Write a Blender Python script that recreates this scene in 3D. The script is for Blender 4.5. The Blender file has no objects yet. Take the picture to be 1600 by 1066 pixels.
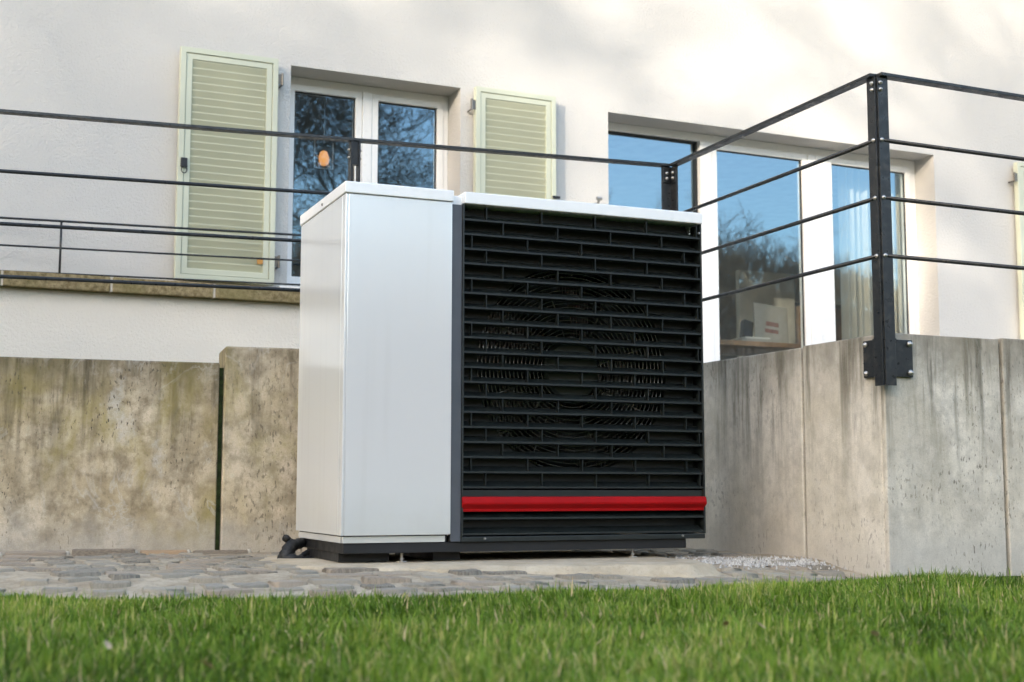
import bpy, bmesh, math, random
import numpy as np
from mathutils import Vector, Matrix, noise
R = math.radians
random.seed(7); rng = np.random.default_rng(7)
scene = bpy.context.scene
C = scene.collection

# ------------------------------------------------------------------ camera
cam = bpy.data.cameras.new('camera'); camo = bpy.data.objects.new('camera', cam); C.objects.link(camo)
cam.sensor_width = 36.0; cam.lens = 47.18; cam.clip_start = 0.05; cam.clip_end = 2000
camo.location = (0, 0, 0.30)
camo.rotation_euler = (R(90 + 6.278), R(-0.054), R(-24.4))
cam.dof.use_dof = True; cam.dof.focus_distance = 4.9; cam.dof.aperture_fstop = 4.0
scene.camera = camo
scene.render.resolution_x = 1024; scene.render.resolution_y = 682

# ------------------------------------------------------------------ sky, sun, exposure
SUN_EL, SUN_AZ = 16.0, 236.0            # azimuth clockwise from +Y
world = bpy.data.worlds.new('World'); scene.world = world; world.use_nodes = True
wn = world.node_tree.nodes; wl = world.node_tree.links
sky = wn.new('ShaderNodeTexSky'); sky.sky_type = 'NISHITA'; sky.sun_disc = False
sky.sun_elevation = R(SUN_EL); sky.sun_rotation = R(SUN_AZ); sky.altitude = 200
sky.air_density = 1.0; sky.dust_density = 1.8; sky.ozone_density = 0.1
bg = wn['Background']; bg.inputs['Strength'].default_value = 0.15
wl.new(sky.outputs[0], bg.inputs['Color'])
sd = bpy.data.lights.new('sun', 'SUN'); sd.energy = 2.0; sd.angle = R(0.5); sd.color = (1.0, 0.90, 0.76)
so = bpy.data.objects.new('sun', sd); C.objects.link(so)
SD = Vector((math.sin(R(SUN_AZ)) * math.cos(R(SUN_EL)), math.cos(R(SUN_AZ)) * math.cos(R(SUN_EL)), math.sin(R(SUN_EL))))
so.rotation_euler = SD.to_track_quat('Z', 'Y').to_euler()
so.location = SD * 40
vs = scene.view_settings
vs.view_transform = 'Standard'; vs.look = 'None'; vs.gamma = 1.0; vs.use_curve_mapping = False
vs.exposure = 2.42
scene.cycles.max_bounces = 8; scene.cycles.transparent_max_bounces = 12
scene.cycles.use_denoising = True; scene.cycles.adaptive_threshold = 0.02
scene.cycles.caustics_reflective = False; scene.cycles.caustics_refractive = False

# ------------------------------------------------------------------ helpers
def link(name, me, mat=None, parent=None, label=None, cat=None, group=None, kind=None, smooth=False):
    o = bpy.data.objects.new(name, me); C.objects.link(o)
    if mat is not None and me is not None and not me.materials: me.materials.append(mat)
    if parent is not None: o.parent = parent
    return tag(o, label, cat, group, kind)
def tag(o, label=None, cat=None, group=None, kind=None):
    if label: o['label'] = label
    if cat: o['category'] = cat
    if group: o['group'] = group
    if kind: o['kind'] = kind
    return o
def empty(name, loc, label, cat, group=None, rz=0, parent=None):
    o = bpy.data.objects.new(name, None); C.objects.link(o); o.location = loc; o.rotation_euler = (0, 0, rz)
    o.empty_display_size = 0.1
    return tag(o, label, cat, group)
class MB:
    """collects shapes; build() makes one mesh object"""
    def __init__(s): s.v = []; s.f = []
    def quad(s, a, b, c, d):
        n = len(s.v); s.v += [a, b, c, d]; s.f.append((n, n+1, n+2, n+3)); return s
    def box(s, x0, x1, y0, y1, z0, z1):
        n = len(s.v)
        s.v += [(x0,y0,z0),(x1,y0,z0),(x1,y1,z0),(x0,y1,z0),(x0,y0,z1),(x1,y0,z1),(x1,y1,z1),(x0,y1,z1)]
        s.f += [tuple(n+i for i in q) for q in ((0,3,2,1),(4,5,6,7),(0,1,5,4),(1,2,6,5),(2,3,7,6),(3,0,4,7))]
        return s
    def prism(s, prof, axis, a, b):
        """closed profile (list of 2-tuples, counter-clockwise) extruded along axis x, y or z"""
        n = len(s.v); m = len(prof)
        P = {'x': lambda p, t: (t, p[0], p[1]), 'y': lambda p, t: (p[0], t, p[1]), 'z': lambda p, t: (p[0], p[1], t)}[axis]
        s.v += [P(p, a) for p in prof] + [P(p, b) for p in prof]
        s.f.append(tuple(n+i for i in range(m))[::-1]); s.f.append(tuple(n+m+i for i in range(m)))
        for i in range(m):
            j = (i+1) % m; s.f.append((n+i, n+j, n+m+j, n+m+i))
        return s
    def tube(s, pts, rad, seg=8, caps=True):
        pts = [Vector(p) for p in pts]; n0 = len(s.v); k = len(pts)
        rads = rad if isinstance(rad, (list, tuple)) else [rad]*k
        up = None
        for i, p in enumerate(pts):
            d = (pts[min(i+1, k-1)] - pts[max(i-1, 0)]).normalized()
            if up is None: up = d.orthogonal().normalized()
            else:
                up = (up - d*up.dot(d)); up = up.normalized() if up.length > 1e-6 else d.orthogonal().normalized()
            w = d.cross(up)
            for j in range(seg):
                t = 2*math.pi*j/seg
                s.v.append(tuple(p + (up*math.cos(t) + w*math.sin(t))*rads[i]))
        for i in range(k-1):
            for j in range(seg):
                a = n0+i*seg+j; b = n0+i*seg+(j+1) % seg
                s.f.append((a, b, b+seg, a+seg))
        if caps:
            s.f.append(tuple(n0+j for j in range(seg))[::-1]); s.f.append(tuple(n0+(k-1)*seg+j for j in range(seg)))
        return s
    def mesh(s, name, bevel=0, segs=2, smooth=False):
        me = bpy.data.meshes.new(name); me.from_pydata([tuple(p) for p in s.v], [], s.f)
        bm = bmesh.new(); bm.from_mesh(me)
        bmesh.ops.recalc_face_normals(bm, faces=bm.faces[:])
        if bevel: bmesh.ops.bevel(bm, geom=bm.edges[:], offset=bevel, segments=segs, profile=0.6, affect='EDGES', clamp_overlap=True)
        if smooth:
            for f in bm.faces: f.smooth = True
        bm.to_mesh(me); bm.free(); me.update()
        return me
    def build(s, name, mat, parent=None, bevel=0, segs=2, smooth=False, **kw):
        return link(name, s.mesh(name, bevel, segs, smooth), mat, parent, **kw)
def box(*a): return MB().box(*a)

# ------------------------------------------------------------------ materials
class NT:
    def __init__(s, name):
        s.m = bpy.data.materials.new(name); s.m.use_nodes = True
        s.t = s.m.node_tree; s.n = s.t.nodes; s.b = s.n['Principled BSDF']; s.out = s.n['Material Output']
    def node(s, typ, **kw):
        n = s.n.new(typ)
        for k, v in kw.items(): setattr(n, k, v)
        return n
    def L(s, a, b): s.t.links.new(a, b)
    def put(s, sock, v):
        if isinstance(v, bpy.types.NodeSocket): s.L(v, sock)
        elif isinstance(v, (tuple, list)) and len(v) == 3 and sock.type == 'RGBA': sock.default_value = (*v, 1)
        else: sock.default_value = v
    def coords(s, scale=(1,1,1), loc=(0,0,0), src='Object'):
        tc = s.node('ShaderNodeTexCoord'); mp = s.node('ShaderNodeMapping')
        s.L(tc.outputs[src], mp.inputs[0]); mp.inputs['Scale'].default_value = scale; mp.inputs['Location'].default_value = loc
        return mp.outputs[0]
    def noise(s, vec, scale, detail=5, rough=0.55, dist=0.0, out=0):
        n = s.node('ShaderNodeTexNoise'); s.L(vec, n.inputs['Vector'])
        n.inputs['Scale'].default_value = scale; n.inputs['Detail'].default_value = detail
        n.inputs['Roughness'].default_value = rough; n.inputs['Distortion'].default_value = dist
        return n.outputs[out]
    def ramp(s, fac, a, b, lo=0.0, hi=1.0):
        n = s.node('ShaderNodeMapRange'); n.interpolation_type = 'SMOOTHSTEP'
        s.put(n.inputs[0], fac); n.inputs[1].default_value = a; n.inputs[2].default_value = b
        n.inputs[3].default_value = lo; n.inputs[4].default_value = hi
        return n.outputs[0]
    def math(s, op, a, b=0.0):
        n = s.node('ShaderNodeMath', operation=op); s.put(n.inputs[0], a); s.put(n.inputs[1], b); return n.outputs[0]
    def mix(s, fac, a, b):
        n = s.node('ShaderNodeMix', data_type='RGBA'); s.put(n.inputs[0], fac); s.put(n.inputs[6], a); s.put(n.inputs[7], b); return n.outputs[2]
    def sep(s, vec):
        n = s.node('ShaderNodeSeparateXYZ'); s.L(vec, n.inputs[0]); return n.outputs
    def bump(s, h, strength=0.3, dist=0.01, prev=None):
        n = s.node('ShaderNodeBump'); s.L(h, n.inputs['Height']); n.inputs['Strength'].default_value = strength
        n.inputs['Distance'].default_value = dist
        if prev is not None: s.L(prev, n.inputs['Normal'])
        return n.outputs[0]
    def done(s, color=None, rough=None, metal=None, normal=None, spec=None):
        for k, v in (('Base Color', color), ('Roughness', rough), ('Metallic', metal), ('Normal', normal), ('Specular IOR Level', spec)):
            if v is not None: s.put(s.b.inputs[k], v)
        return s.m
M = {}
def plain(name, col, rough=0.5, metal=0.0, var=0.06, scale=8, bump=0.0, bscale=120):
    t = NT(name); v = t.coords()
    n = t.noise(v, scale, 4)
    c = t.mix(t.ramp(n, .3, .7), tuple(x*(1-var) for x in col), tuple(min(1, x*(1+var)) for x in col))
    r = t.ramp(t.noise(v, scale*3, 4), .3, .7, max(0, rough-.06), min(1, rough+.06))
    nm = t.bump(t.noise(v, bscale, 3), bump, .004) if bump else None
    M[name] = t.done(c, r, metal, nm); return M[name]

def stucco(name, col):
    t = NT(name); v = t.coords()
    big = t.noise(v, .9, 5, .6); streak = t.noise(t.coords((2.2, 2.2, .35)), 1.3, 5, .6)
    c = t.mix(t.ramp(big, .3, .7), tuple(x*.965 for x in col), col)
    c = t.mix(t.ramp(streak, .55, .8, 0, .16), c, (col[0]*.88, col[1]*.86, col[2]*.82))
    g = t.noise(v, 150, 3, .6); g2 = t.noise(v, 60, 2, .5)
    c = t.mix(t.ramp(g, .3, .42, .14, 0), c, tuple(x*.8 for x in col))
    nm = t.bump(g, .8, .006, t.bump(g2, .5, .009))
    M[name] = t.done(c, .92, 0, nm, .2); return M[name]

def concrete(name, a, b, olive, oliveamt, z0, z1, topdark, streakamt, whiteamt, pits, seed=0.0, mott=1.0):
    t = NT(name); v = t.coords((1,1,1), (seed, seed*1.7, 0))
    z = t.sep(t.coords())[2]
    n1 = t.noise(v, 2.6, 8, .62, .3); n2 = t.noise(v, 11, 7, .65)
    c = t.mix(t.ramp(n1, .35, .68), a, b)
    c = t.mix(t.ramp(n2, .40, .66, 0, .62*mott), c, tuple(x*.52 for x in a))
    n3 = t.noise(t.coords((1, 1, .7), (seed, 1, 2)), 34, 8, .72)
    c = t.mix(t.ramp(n3, .50, .66, 0, .42*mott), c, tuple(x*.42 for x in a))
    c = t.mix(t.ramp(n3, .30, .44, .35, 0), c, tuple(min(.7, x*1.2) for x in b))
    # vertical runs of water
    sv = t.coords((9, 9, .7), (seed, 0, seed))
    st = t.noise(sv, 1.6, 6, .66, .2)
    h = t.ramp(z, z0 + (z1-z0)*.25, z1, 0.12, 1.0)
    c = t.mix(t.math('MULTIPLY', t.ramp(st, .46, .66, 0, streakamt), h), c, topdark)
    # algae
    ol = t.noise(t.coords((1.5, 1.5, .8), (seed+4, 2, seed)), 1.9, 7, .62, .5)
    c = t.mix(t.ramp(ol, .44, .64, 0, oliveamt), c, olive)
    # dark crust under the top edge
    edge = t.math('ADD', z, t.math('MULTIPLY', t.noise(t.coords((6,6,2)), 1.5, 6, .65), -.34))
    c = t.mix(t.ramp(edge, z1-.42, z1-.10, 0, .75*streakamt), c, topdark)
    # pale lime deposits, wavy
    lv = t.noise(t.coords((1, 1, .6), (seed, 5, 1)), 4.2, 5, .6, 1.2)
    ridge = t.ramp(t.math('ABSOLUTE', t.math('SUBTRACT', lv, .5)), .0, .03, .8, 0)
    lm = t.ramp(t.noise(t.coords((1,1,1), (seed+31, 7, 2)), 1.7, 3), .46, .60)
    c = t.mix(t.math('MULTIPLY', t.math('MULTIPLY', ridge, lm), whiteamt*.45), c, (.60,.58,.53))
    lp = t.noise(t.coords((1, 1, .8), (seed+9, 1, 3)), 5.5, 7, .68)
    c = t.mix(t.ramp(lp, .58, .74, 0, whiteamt*.75), c, (.58,.55,.49))
    # pale splash zone at the foot
    ft = t.math('ADD', z, t.math('MULTIPLY', t.noise(v, 7, 6, .65), -.30))
    c = t.mix(t.ramp(ft, z0-.12, z0+.06, .55, 0), c, (.50,.47,.42))
    # pits and lichen specks
    p = t.noise(t.coords((1, 1, .40), (seed, 3, 8)), 95, 2, .5)
    pm = t.ramp(t.noise(v, 2.2, 4, .6), .42, .62)
    pit = t.math('MULTIPLY', t.ramp(p, .60, .66), pm)
    c = t.mix(t.math('MULTIPLY', pit, pits), c, (.07,.06,.045))
    fine = t.noise(v, 190, 3, .6)
    c = t.mix(t.ramp(fine, .35, .65, .22, 0), c, tuple(x*.5 for x in a))
    nm = t.bump(fine, .35, .003, t.bump(n2, .4, .008))
    nm = t.bump(pit, -.5, .004, nm)
    M[name] = t.done(c, .9, 0, nm, .25); return M[name]

stucco('stucco', (.60, .578, .545))
stucco('plinth_render', (.76, .70, .615))
concrete('concrete_tan', (.45,.36,.225), (.70,.60,.45), (.31,.255,.08), .78, .03, .83, (.062,.052,.032), 1.0, 1.0, .95, 0.0, 1.35)
concrete('concrete_tall', (.52,.43,.285), (.72,.62,.47), (.40,.34,.12), .68, .03, .89, (.085,.072,.045), .75, .7, .6, 3.3, 1.15)
concrete('concrete_grey', (.66,.605,.515), (.78,.725,.635), (.40,.36,.25), .30, .0, .86, (.11,.10,.072), .95, .5, .45, 7.1, .65)
concrete('concrete_front', (.60,.545,.455), (.76,.70,.60), (.42,.365,.25), .32, .0, .86, (.10,.09,.065), .95, .5, .75, 12.7, .75)

def sheet_metal(name, col, rough, metal):
    t = NT(name); v = t.coords()
    n = t.noise(t.coords((.6, .6, 1.2)), 2.5, 1, .3)
    c = t.mix(t.ramp(t.noise(v, .8, 1, .3), .3, .7), tuple(x*.985 for x in col), col)
    z = t.sep(t.coords())[2]
    run = t.noise(t.coords((14, 14, .6)), 1.5, 3, .5)
    c = t.mix(t.ramp(run, .52, .75, 0, .07), c, (.45,.43,.38))
    dust = t.math('ADD', z, t.math('MULTIPLY', t.noise(t.coords((3, 3, 3)), 2.0, 4, .6), -.25))
    c = t.mix(t.ramp(dust, -.08, .14, .16, 0), c, (.40,.36,.28))
    M[name] = t.done(c, rough, metal, t.bump(n, .05, .02), .5)
    return M[name]
sheet_metal('silver_paint', (.80, .815, .82), .17, .34)
sheet_metal('silver_lid', (.90, .905, .90), .30, .10)
plain('anthracite_strip', (.085,.092,.105), .45, .3)
plain('grille_black', (.011,.0145,.014), .42, 0, .2, 20)
plain('baffle_black', (.008,.010,.010), .55, 0, .2, 20)
plain('hub_grey', (.06,.074,.074), .4, 0)
plain('black_metal', (.008,.008,.009), .5, 0, .2)
plain('fan_black', (.010,.012,.012), .6, 0)
plain('wire_black', (.26,.27,.27), .22, .8)
plain('red_paint', (.33,.003,.004), .5, 0, .08)
M['red_paint'].node_tree.nodes['Principled BSDF'].inputs['Specular IOR Level'].default_value = .14
plain('zinc', (.42,.41,.39), .42, .9)
plain('hinge_steel', (.16,.145,.125), .35, .8)
plain('pale_tube', (.42,.43,.42), .25, 0)
plain('rubber', (.006,.006,.006), .6, 0, .3, 30, .4, 90)
plain('window_white', (.83,.815,.785), .32, 0, .02, 5)
plain('gasket', (.02,.02,.02), .6)
plain('shutter_paint', (.50,.50,.365), .42, 0, .04, 3)
plain('shutter_frame', (.54,.555,.435), .42, 0, .04, 3)
plain('latch_black', (.02,.02,.022), .4, .3)
plain('orange_plastic', (.50,.24,.05), .5, 0)
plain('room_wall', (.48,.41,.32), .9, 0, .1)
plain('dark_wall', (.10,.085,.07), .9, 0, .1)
plain('room_white', (.60,.565,.49), .9)
plain('wood', (.26,.14,.06), .5, 0, .25, 12)
plain('book_dark', (.02,.018,.016), .5)
plain('paper', (.33,.31,.27), .7)
plain('print_red', (.20,.09,.075), .7, 0, .4, 60)
plain('bark', (.15,.105,.072), .9, 0, .3, 12)
plain('wood_bark', (.26,.18,.125), .9, 0, .3, 1)
plain('terrace_stone', (.40,.37,.32), .85, 0, .15, 6, .3)
plain('roof_tile', (.16,.07,.045), .8, 0, .2, 10)
plain('leaf_brown', (.22,.12,.05), .7, 0, .3, 40)
plain('leaf_pale', (.36,.27,.17), .7, 0, .2, 40)
plain('moss', (.035,.05,.012), .95, 0, .4, 40, .5)

t = NT('anthracite'); v = t.coords()                                   # railing paint, weathered
c = t.mix(t.ramp(t.noise(v, 30, 5), .45, .75), (.020,.022,.024), (.045,.043,.040))
M['anthracite'] = t.done(c, t.ramp(t.noise(v, 45, 4), .3, .7, .26, .48), .25, t.bump(t.noise(v, 220, 2), .08, .002))

t = NT('sandstone'); v = t.coords()
c = t.mix(t.ramp(t.noise(v, 40, 5, .7), .3, .7), (.13,.095,.045), (.33,.26,.145))
c = t.mix(t.ramp(t.noise(v, 4, 6), .45, .7, 0, .6), c, (.20,.17,.07))
c = t.mix(t.ramp(t.noise(v, 170, 2), .58, .7, 0, .6), c, (.05,.04,.02))
M['sandstone'] = t.done(c, .93, 0, t.bump(t.noise(v, 120, 4), .5, .004), .2)
plain('mortar_white', (.52,.46,.37), .95, 0, .1, 30, .3)

t = NT('mortar_bed'); v = t.coords()
c = t.mix(t.ramp(t.noise(v, 7, 8, .7), .3, .7), (.33,.265,.185), (.54,.46,.345))
c = t.mix(t.ramp(t.noise(v, 60, 4, .7), .5, .72, 0, .55), c, (.18,.155,.12))
c = t.mix(t.ramp(t.noise(v, 2.3, 6, .6), .52, .7, 0, .6), c, (.25,.20,.13))
M['mortar_bed'] = t.done(c, .95, 0, t.bump(t.noise(v, 170, 4, .7), .8, .006, t.bump(t.noise(v, 26, 5), .6, .015)), .2)
t = NT('pad_mortar'); v = t.coords()
c = t.mix(t.ramp(t.noise(v, 6, 8, .7), .3, .7), (.42,.345,.24), (.57,.49,.365))
c = t.mix(t.ramp(t.noise(v, 80, 4, .7), .54, .74, 0, .5), c, (.24,.20,.15))
M['pad_mortar'] = t.done(c, .95, 0, t.bump(t.noise(v, 150, 4, .7), .7, .006, t.bump(t.noise(v, 18, 5), .5, .015)), .2)
def stone(name, a, b):
    t = NT(name); v = t.coords()
    oi = t.node('ShaderNodeObjectInfo')
    vv = t.node('ShaderNodeVectorMath', operation='ADD'); t.L(v, vv.inputs[0]); t.L(oi.outputs['Location'], vv.inputs[1])
    v = vv.outputs[0]
    k = t.mix(oi.outputs['Random'], tuple(x*.7 for x in a), tuple(x*1.15 for x in b))
    c = t.mix(t.ramp(t.noise(v, 16, 6, .65), .3, .7), k, b)
    c = t.mix(t.ramp(t.noise(v, 70, 4, .7), .52, .72, 0, .55), c, tuple(x*.45 for x in a))
    c = t.mix(t.ramp(t.noise(v, 9, 6, .7), .58, .74, 0, .55), c, (.42,.35,.26))
    M[name] = t.done(c, .8, 0, t.bump(t.noise(v, 110, 4, .7), .6, .004, t.bump(t.noise(v, 24, 4), .5, .01)), .3)
stone('slate_stone', (.20,.178,.142), (.33,.30,.245))
stone('tan_stone', (.27,.225,.17), (.37,.31,.24))
stone('brick_stone', (.38,.20,.09), (.46,.33,.21))
stone('grey_stone', (.25,.22,.17), (.38,.34,.27))

t = NT('lawn_soil'); v = t.coords()
c = t.mix(t.ramp(t.noise(v, 3, 6, .65), .3, .7), (.030,.050,.012), (.055,.085,.020))
c = t.mix(t.ramp(t.noise(v, 30, 4, .7), .5, .75, 0, .6), c, (.07,.055,.03))
M['lawn_soil'] = t.done(c, .95, 0, t.bump(t.noise(v, 60, 4), .6, .02), .1)
def leafmat(name, cols, trans=.25, attr=True):
    t = NT(name)
    if attr:
        a = t.node('ShaderNodeAttribute'); a.attribute_name = 'tint'
        f = a.outputs['Fac']
    else:
        f = t.noise(t.coords(), 3, 4)
    cr = t.node('ShaderNodeValToRGB'); t.L(f, cr.inputs[0]); e = cr.color_ramp.elements
    e[0].position = cols[0][0]; e[0].color = (*cols[0][1], 1); e[1].position = cols[-1][0]; e[1].color = (*cols[-1][1], 1)
    for p, c in cols[1:-1]:
        x = e.new(p); x.color = (*c, 1)
    t.put(t.b.inputs['Base Color'], cr.outputs[0]); t.b.inputs['Roughness'].default_value = .45
    t.b.inputs['Specular IOR Level'].default_value = .145
    tr = t.node('ShaderNodeBsdfTranslucent'); t.L(cr.outputs[0], tr.inputs[0])
    mx = t.node('ShaderNodeMixShader'); mx.inputs[0].default_value = trans
    t.L(t.b.outputs[0], mx.inputs[1]); t.L(tr.outputs[0], mx.inputs[2]); t.L(mx.outputs[0], t.out.inputs[0])
    M[name] = t.m
leafmat('grass_blade', [(0, (.050,.088,.010)), (.35, (.118,.208,.020)), (.68, (.205,.310,.036)), (.92, (.40,.42,.09)), (1.0, (.62,.48,.25))], .34)
leafmat('evergreen', [(.3, (.018,.035,.012)), (.7, (.04,.07,.02))], .1, False)
t = NT('wood_far'); v = t.coords()
c = t.mix(t.ramp(t.noise(v, .12, 6, .7), .3, .7), (.24,.155,.105), (.36,.25,.175))
c = t.mix(t.ramp(t.noise(v, .6, 5, .7), .5, .75, 0, .6), c, (.12,.095,.06))
M['wood_far'] = t.done(c, 1.0, 0, None, 0)

t = NT('pane_glass')                                                   # double glazing: fresnel mirror over clear glass
gl = t.node('ShaderNodeBsdfGlossy'); gl.inputs['Roughness'].default_value = .0; gl.inputs['Color'].default_value = (.53,.79,1,1)  # blue of the reflected sky put into the mirror colour
tp = t.node('ShaderNodeBsdfTransparent'); tp.inputs['Color'].default_value = (.96,.98,.97,1)
fr = t.node('ShaderNodeFresnel'); fr.inputs['IOR'].default_value = 3.1
wob = t.bump(t.noise(t.coords(), 2.2, 1, .4), .04, .005)
t.L(wob, gl.inputs['Normal']); t.L(wob, fr.inputs['Normal'])
geo = t.node('ShaderNodeNewGeometry')
fac = t.math('MULTIPLY', fr.outputs[0], t.math('SUBTRACT', 1.0, geo.outputs['Backfacing']))   # leaving the glass: no second mirror
mx = t.node('ShaderNodeMixShader'); t.L(fac, mx.inputs[0]); t.L(tp.outputs[0], mx.inputs[1]); t.L(gl.outputs[0], mx.inputs[2])
t.L(mx.outputs[0], t.out.inputs[0]); M['pane_glass'] = t.m
t = NT('lamp_glow'); t.done((.8,.35,.10), .6)
t.b.inputs['Emission Color'].default_value = (1.0,.42,.12,1); t.b.inputs['Emission Strength'].default_value = .16; M['lamp_glow'] = t.m
t = NT('curtain_cloth'); c = (.62,.585,.50)
t.done(c, .9)
tr = t.node('ShaderNodeBsdfTranslucent'); tr.inputs[0].default_value = (*c, 1)
mx = t.node('ShaderNodeMixShader'); mx.inputs[0].default_value = .35
t.L(t.b.outputs[0], mx.inputs[1]); t.L(tr.outputs[0], mx.inputs[2]); t.L(mx.outputs[0], t.out.inputs[0]); M['curtain_cloth'] = t.m

# ------------------------------------------------------------------ ground: lawn, grass, paving
def gz(x, y):                                                          # paving rises a little towards the walls
    ye = lawn_edge(max(-3.5, x)); s = min(1, max(0, (y-ye)/max(.35, 4.3-ye))); return .041*s*s*(3-2*s) - .018*min(1, max(0, (x-1.6)/1.4))*(1-s)
def lz(x, y):                                                          # gentle swell of the lawn
    return .006*np.sin(x*1.7+y) + .004*np.sin(y*3.1-x) - .018*np.clip((x-1.6)/1.4, 0, 1)
EDGE = [(-3.5,4.7),(-1,4.4),(.25,4.06),(.53,3.84),(.97,3.62),(1.43,3.47),(1.8,3.44),(2.2,3.46),(2.66,3.50),(3.05,3.70),(3.19,3.80),(30,3.80)]
def lawn_edge(x):
    return float(np.interp(x, [p[0] for p in EDGE], [p[1] for p in EDGE]))
bm = bmesh.new()
xs = [-400,-150,-60,-25,-10] + list(np.linspace(-4, 6, 41)) + [10,25,60,150,400]
rows = []
for x in xs:
    col = []
    ye = lawn_edge(max(-3.5, min(30, x))) if -4 <= x <= 6 else 4.5
    for yy in (-400,-150,-60,-25,-10,-4,-1,0,1,1.6,2.2,2.7,3.0):
        col.append(bm.verts.new((x, min(yy, ye-.05), float(lz(x, yy)) if -6 < yy < 3.1 and abs(x) < 7 else -.01)))
    col.append(bm.verts.new((x, ye, float(lz(x, ye)) if abs(x) < 7 else -.01)))
    col.append(bm.verts.new((x, ye+.02, -.03)))
    rows.append(col)
for i in range(len(xs)-1):
    for j in range(len(rows[0])-1):
        bm.faces.new((rows[i][j], rows[i+1][j], rows[i+1][j+1], rows[i][j+1]))
me = bpy.data.meshes.new('lawn'); bm.to_mesh(me); bm.free()
link('lawn', me, M['lawn_soil'], kind='structure')
# wide earth sheet below everything, under the house and beyond
MB().quad((-400,-2,-.06),(400,-2,-.06),(400,400,-.06),(-400,400,-.06)).build('ground', M['mortar_bed'], kind='structure')

def make_grass():
    # candidate roots, denser near the camera's field
    cam_yaw = R(24.4)
    n = 260000
    d = np.sqrt(rng.uniform(1.2**2, 4.9**2, n)); a = cam_yaw + rng.uniform(-R(25), R(25), n)
    x = d*np.sin(a); y = d*np.cos(a)
    edge = np.interp(x, [p[0] for p in EDGE], [p[1] for p in EDGE]) + .03*np.sin(x*23)+.025*np.sin(x*57+1) + rng.normal(0, .045, n)
    ok = (y < np.where(x > 3.1, 3.795, edge)) & ~((x > 3.15) & (y > 3.79))
    x, y, d = x[ok], y[ok], d[ok]
    # sparse surround outside the view
    m = 60000
    x2 = rng.uniform(-5, 7, m); y2 = rng.uniform(-3, 3.8, m)
    e2 = np.interp(x2, [p[0] for p in EDGE], [p[1] for p in EDGE]); ok = y2 < e2
    x = np.concatenate([x, x2[ok]]); y = np.concatenate([y, y2[ok]])
    n = len(x)
    # clumpiness from a few sines
    cl = .5 + .25*np.sin(x*9.3+np.sin(y*7)*1.5) + .25*np.sin(y*11.1+np.sin(x*5.0)*2)
    L = (rng.uniform(.018, .050, n) + .026*(rng.random(n) < .07))*(0.70+.50*cl)
    edged = np.interp(x, [p[0] for p in EDGE], [p[1] for p in EDGE]) - y
    L *= np.clip(.55 + edged*1.6, .55, 1.0)
    w = rng.uniform(.0009, .0024, n)
    th = rng.uniform(0, 2*np.pi, n); lean = np.abs(rng.normal(.68, .48, n))
    dirx = np.cos(th) + .35*np.sin(y*6); diry = np.sin(th) + .2*np.cos(x*5)
    nn = np.hypot(dirx, diry); dirx /= nn; diry /= nn
    fx, fy = -diry, dirx                                              # blade width direction
    z0 = lz(x, y) - .004
    P = np.zeros((n, 5, 3))
    for k, (s, wk) in enumerate(((0, 1.0), (.55, .85))):
        off = L*s*np.sin(lean)*(.35+.65*s); up = L*s*np.cos(lean*.7*s)
        for sgn, idx in ((-1, 0), (1, 1)):
            P[:, k*2+idx, 0] = x + dirx*off + sgn*fx*w*wk
            P[:, k*2+idx, 1] = y + diry*off + sgn*fy*w*wk
            P[:, k*2+idx, 2] = z0 + up
    off = L*np.sin(lean); up = L*np.cos(lean*.85)
    P[:, 4, 0] = x + dirx*off; P[:, 4, 1] = y + diry*off; P[:, 4, 2] = z0 + up
    # keep blades out of the wall and off the paving
    tip = P[:, 4]
    P[:, :, 1] = np.where((P[:, :, 0] > 3.12) & (P[:, :, 1] > 3.80), 3.80, P[:, :, 1])
    me = bpy.data.meshes.new('grass')
    me.vertices.add(n*5); me.vertices.foreach_set('co', P.reshape(-1).astype(np.float32))
    base = (np.arange(n)*5)[:, None]
    quads = base + np.array([0, 1, 3, 2]); tris = base + np.array([2, 3, 4])
    loops = np.concatenate([quads, tris], axis=1).reshape(-1)
    me.loops.add(n*7); me.loops.foreach_set('vertex_index', loops.astype(np.int32))
    starts = np.stack([np.arange(n)*7, np.arange(n)*7+4], 1).reshape(-1)
    me.polygons.add(n*2); me.polygons.foreach_set('loop_start', starts.astype(np.int32))
    tint = np.clip(rng.normal(.44, .26, n) + .22*(cl-.5) + .16*np.sin(x*3.1+1)*np.sin(y*2.3) + .10*np.sin(x*13+y*4)*np.sin(y*17-x*3), 0, .95)
    dead = rng.random(n) < .05; tint[dead] = 1.0
    at = me.attributes.new('tint', 'FLOAT', 'POINT'); at.data.foreach_set('value', np.repeat(tint, 5).astype(np.float32))
    me.update(calc_edges=True)
    for p in (): pass
    link('grass', me, M['grass_blade'], label='short green lawn grass growing in front of the paving', cat='grass', kind='stuff')
make_grass()

# mortar bed of the paving
PX0, PX1 = -4.0, 3.19
bm = bmesh.new(); nx, ny = 150, 60; g = []
for i in range(nx+1):
    x = PX0 + (PX1-PX0)*i/nx; ye = lawn_edge(max(-3.5, x)) + .015; row = []
    for j in range(ny+1):
        y = ye + (6.6-ye)*j/ny
        z = gz(x, y) + .006*noise.noise((x*7, y*7, 0)) + .005*noise.noise((x*21, y*21, 3)) - .004
        row.append(bm.verts.new((x, y, z)))
    g.append(row)
for i in range(nx):
    for j in range(ny): bm.faces.new((g[i][j], g[i+1][j], g[i+1][j+1], g[i][j+1])).smooth = True
me = bpy.data.meshes.new('cobble_paving'); bm.to_mesh(me); bm.free()
paving = link('cobble_paving', me, M['mortar_bed'], kind='structure')

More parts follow.
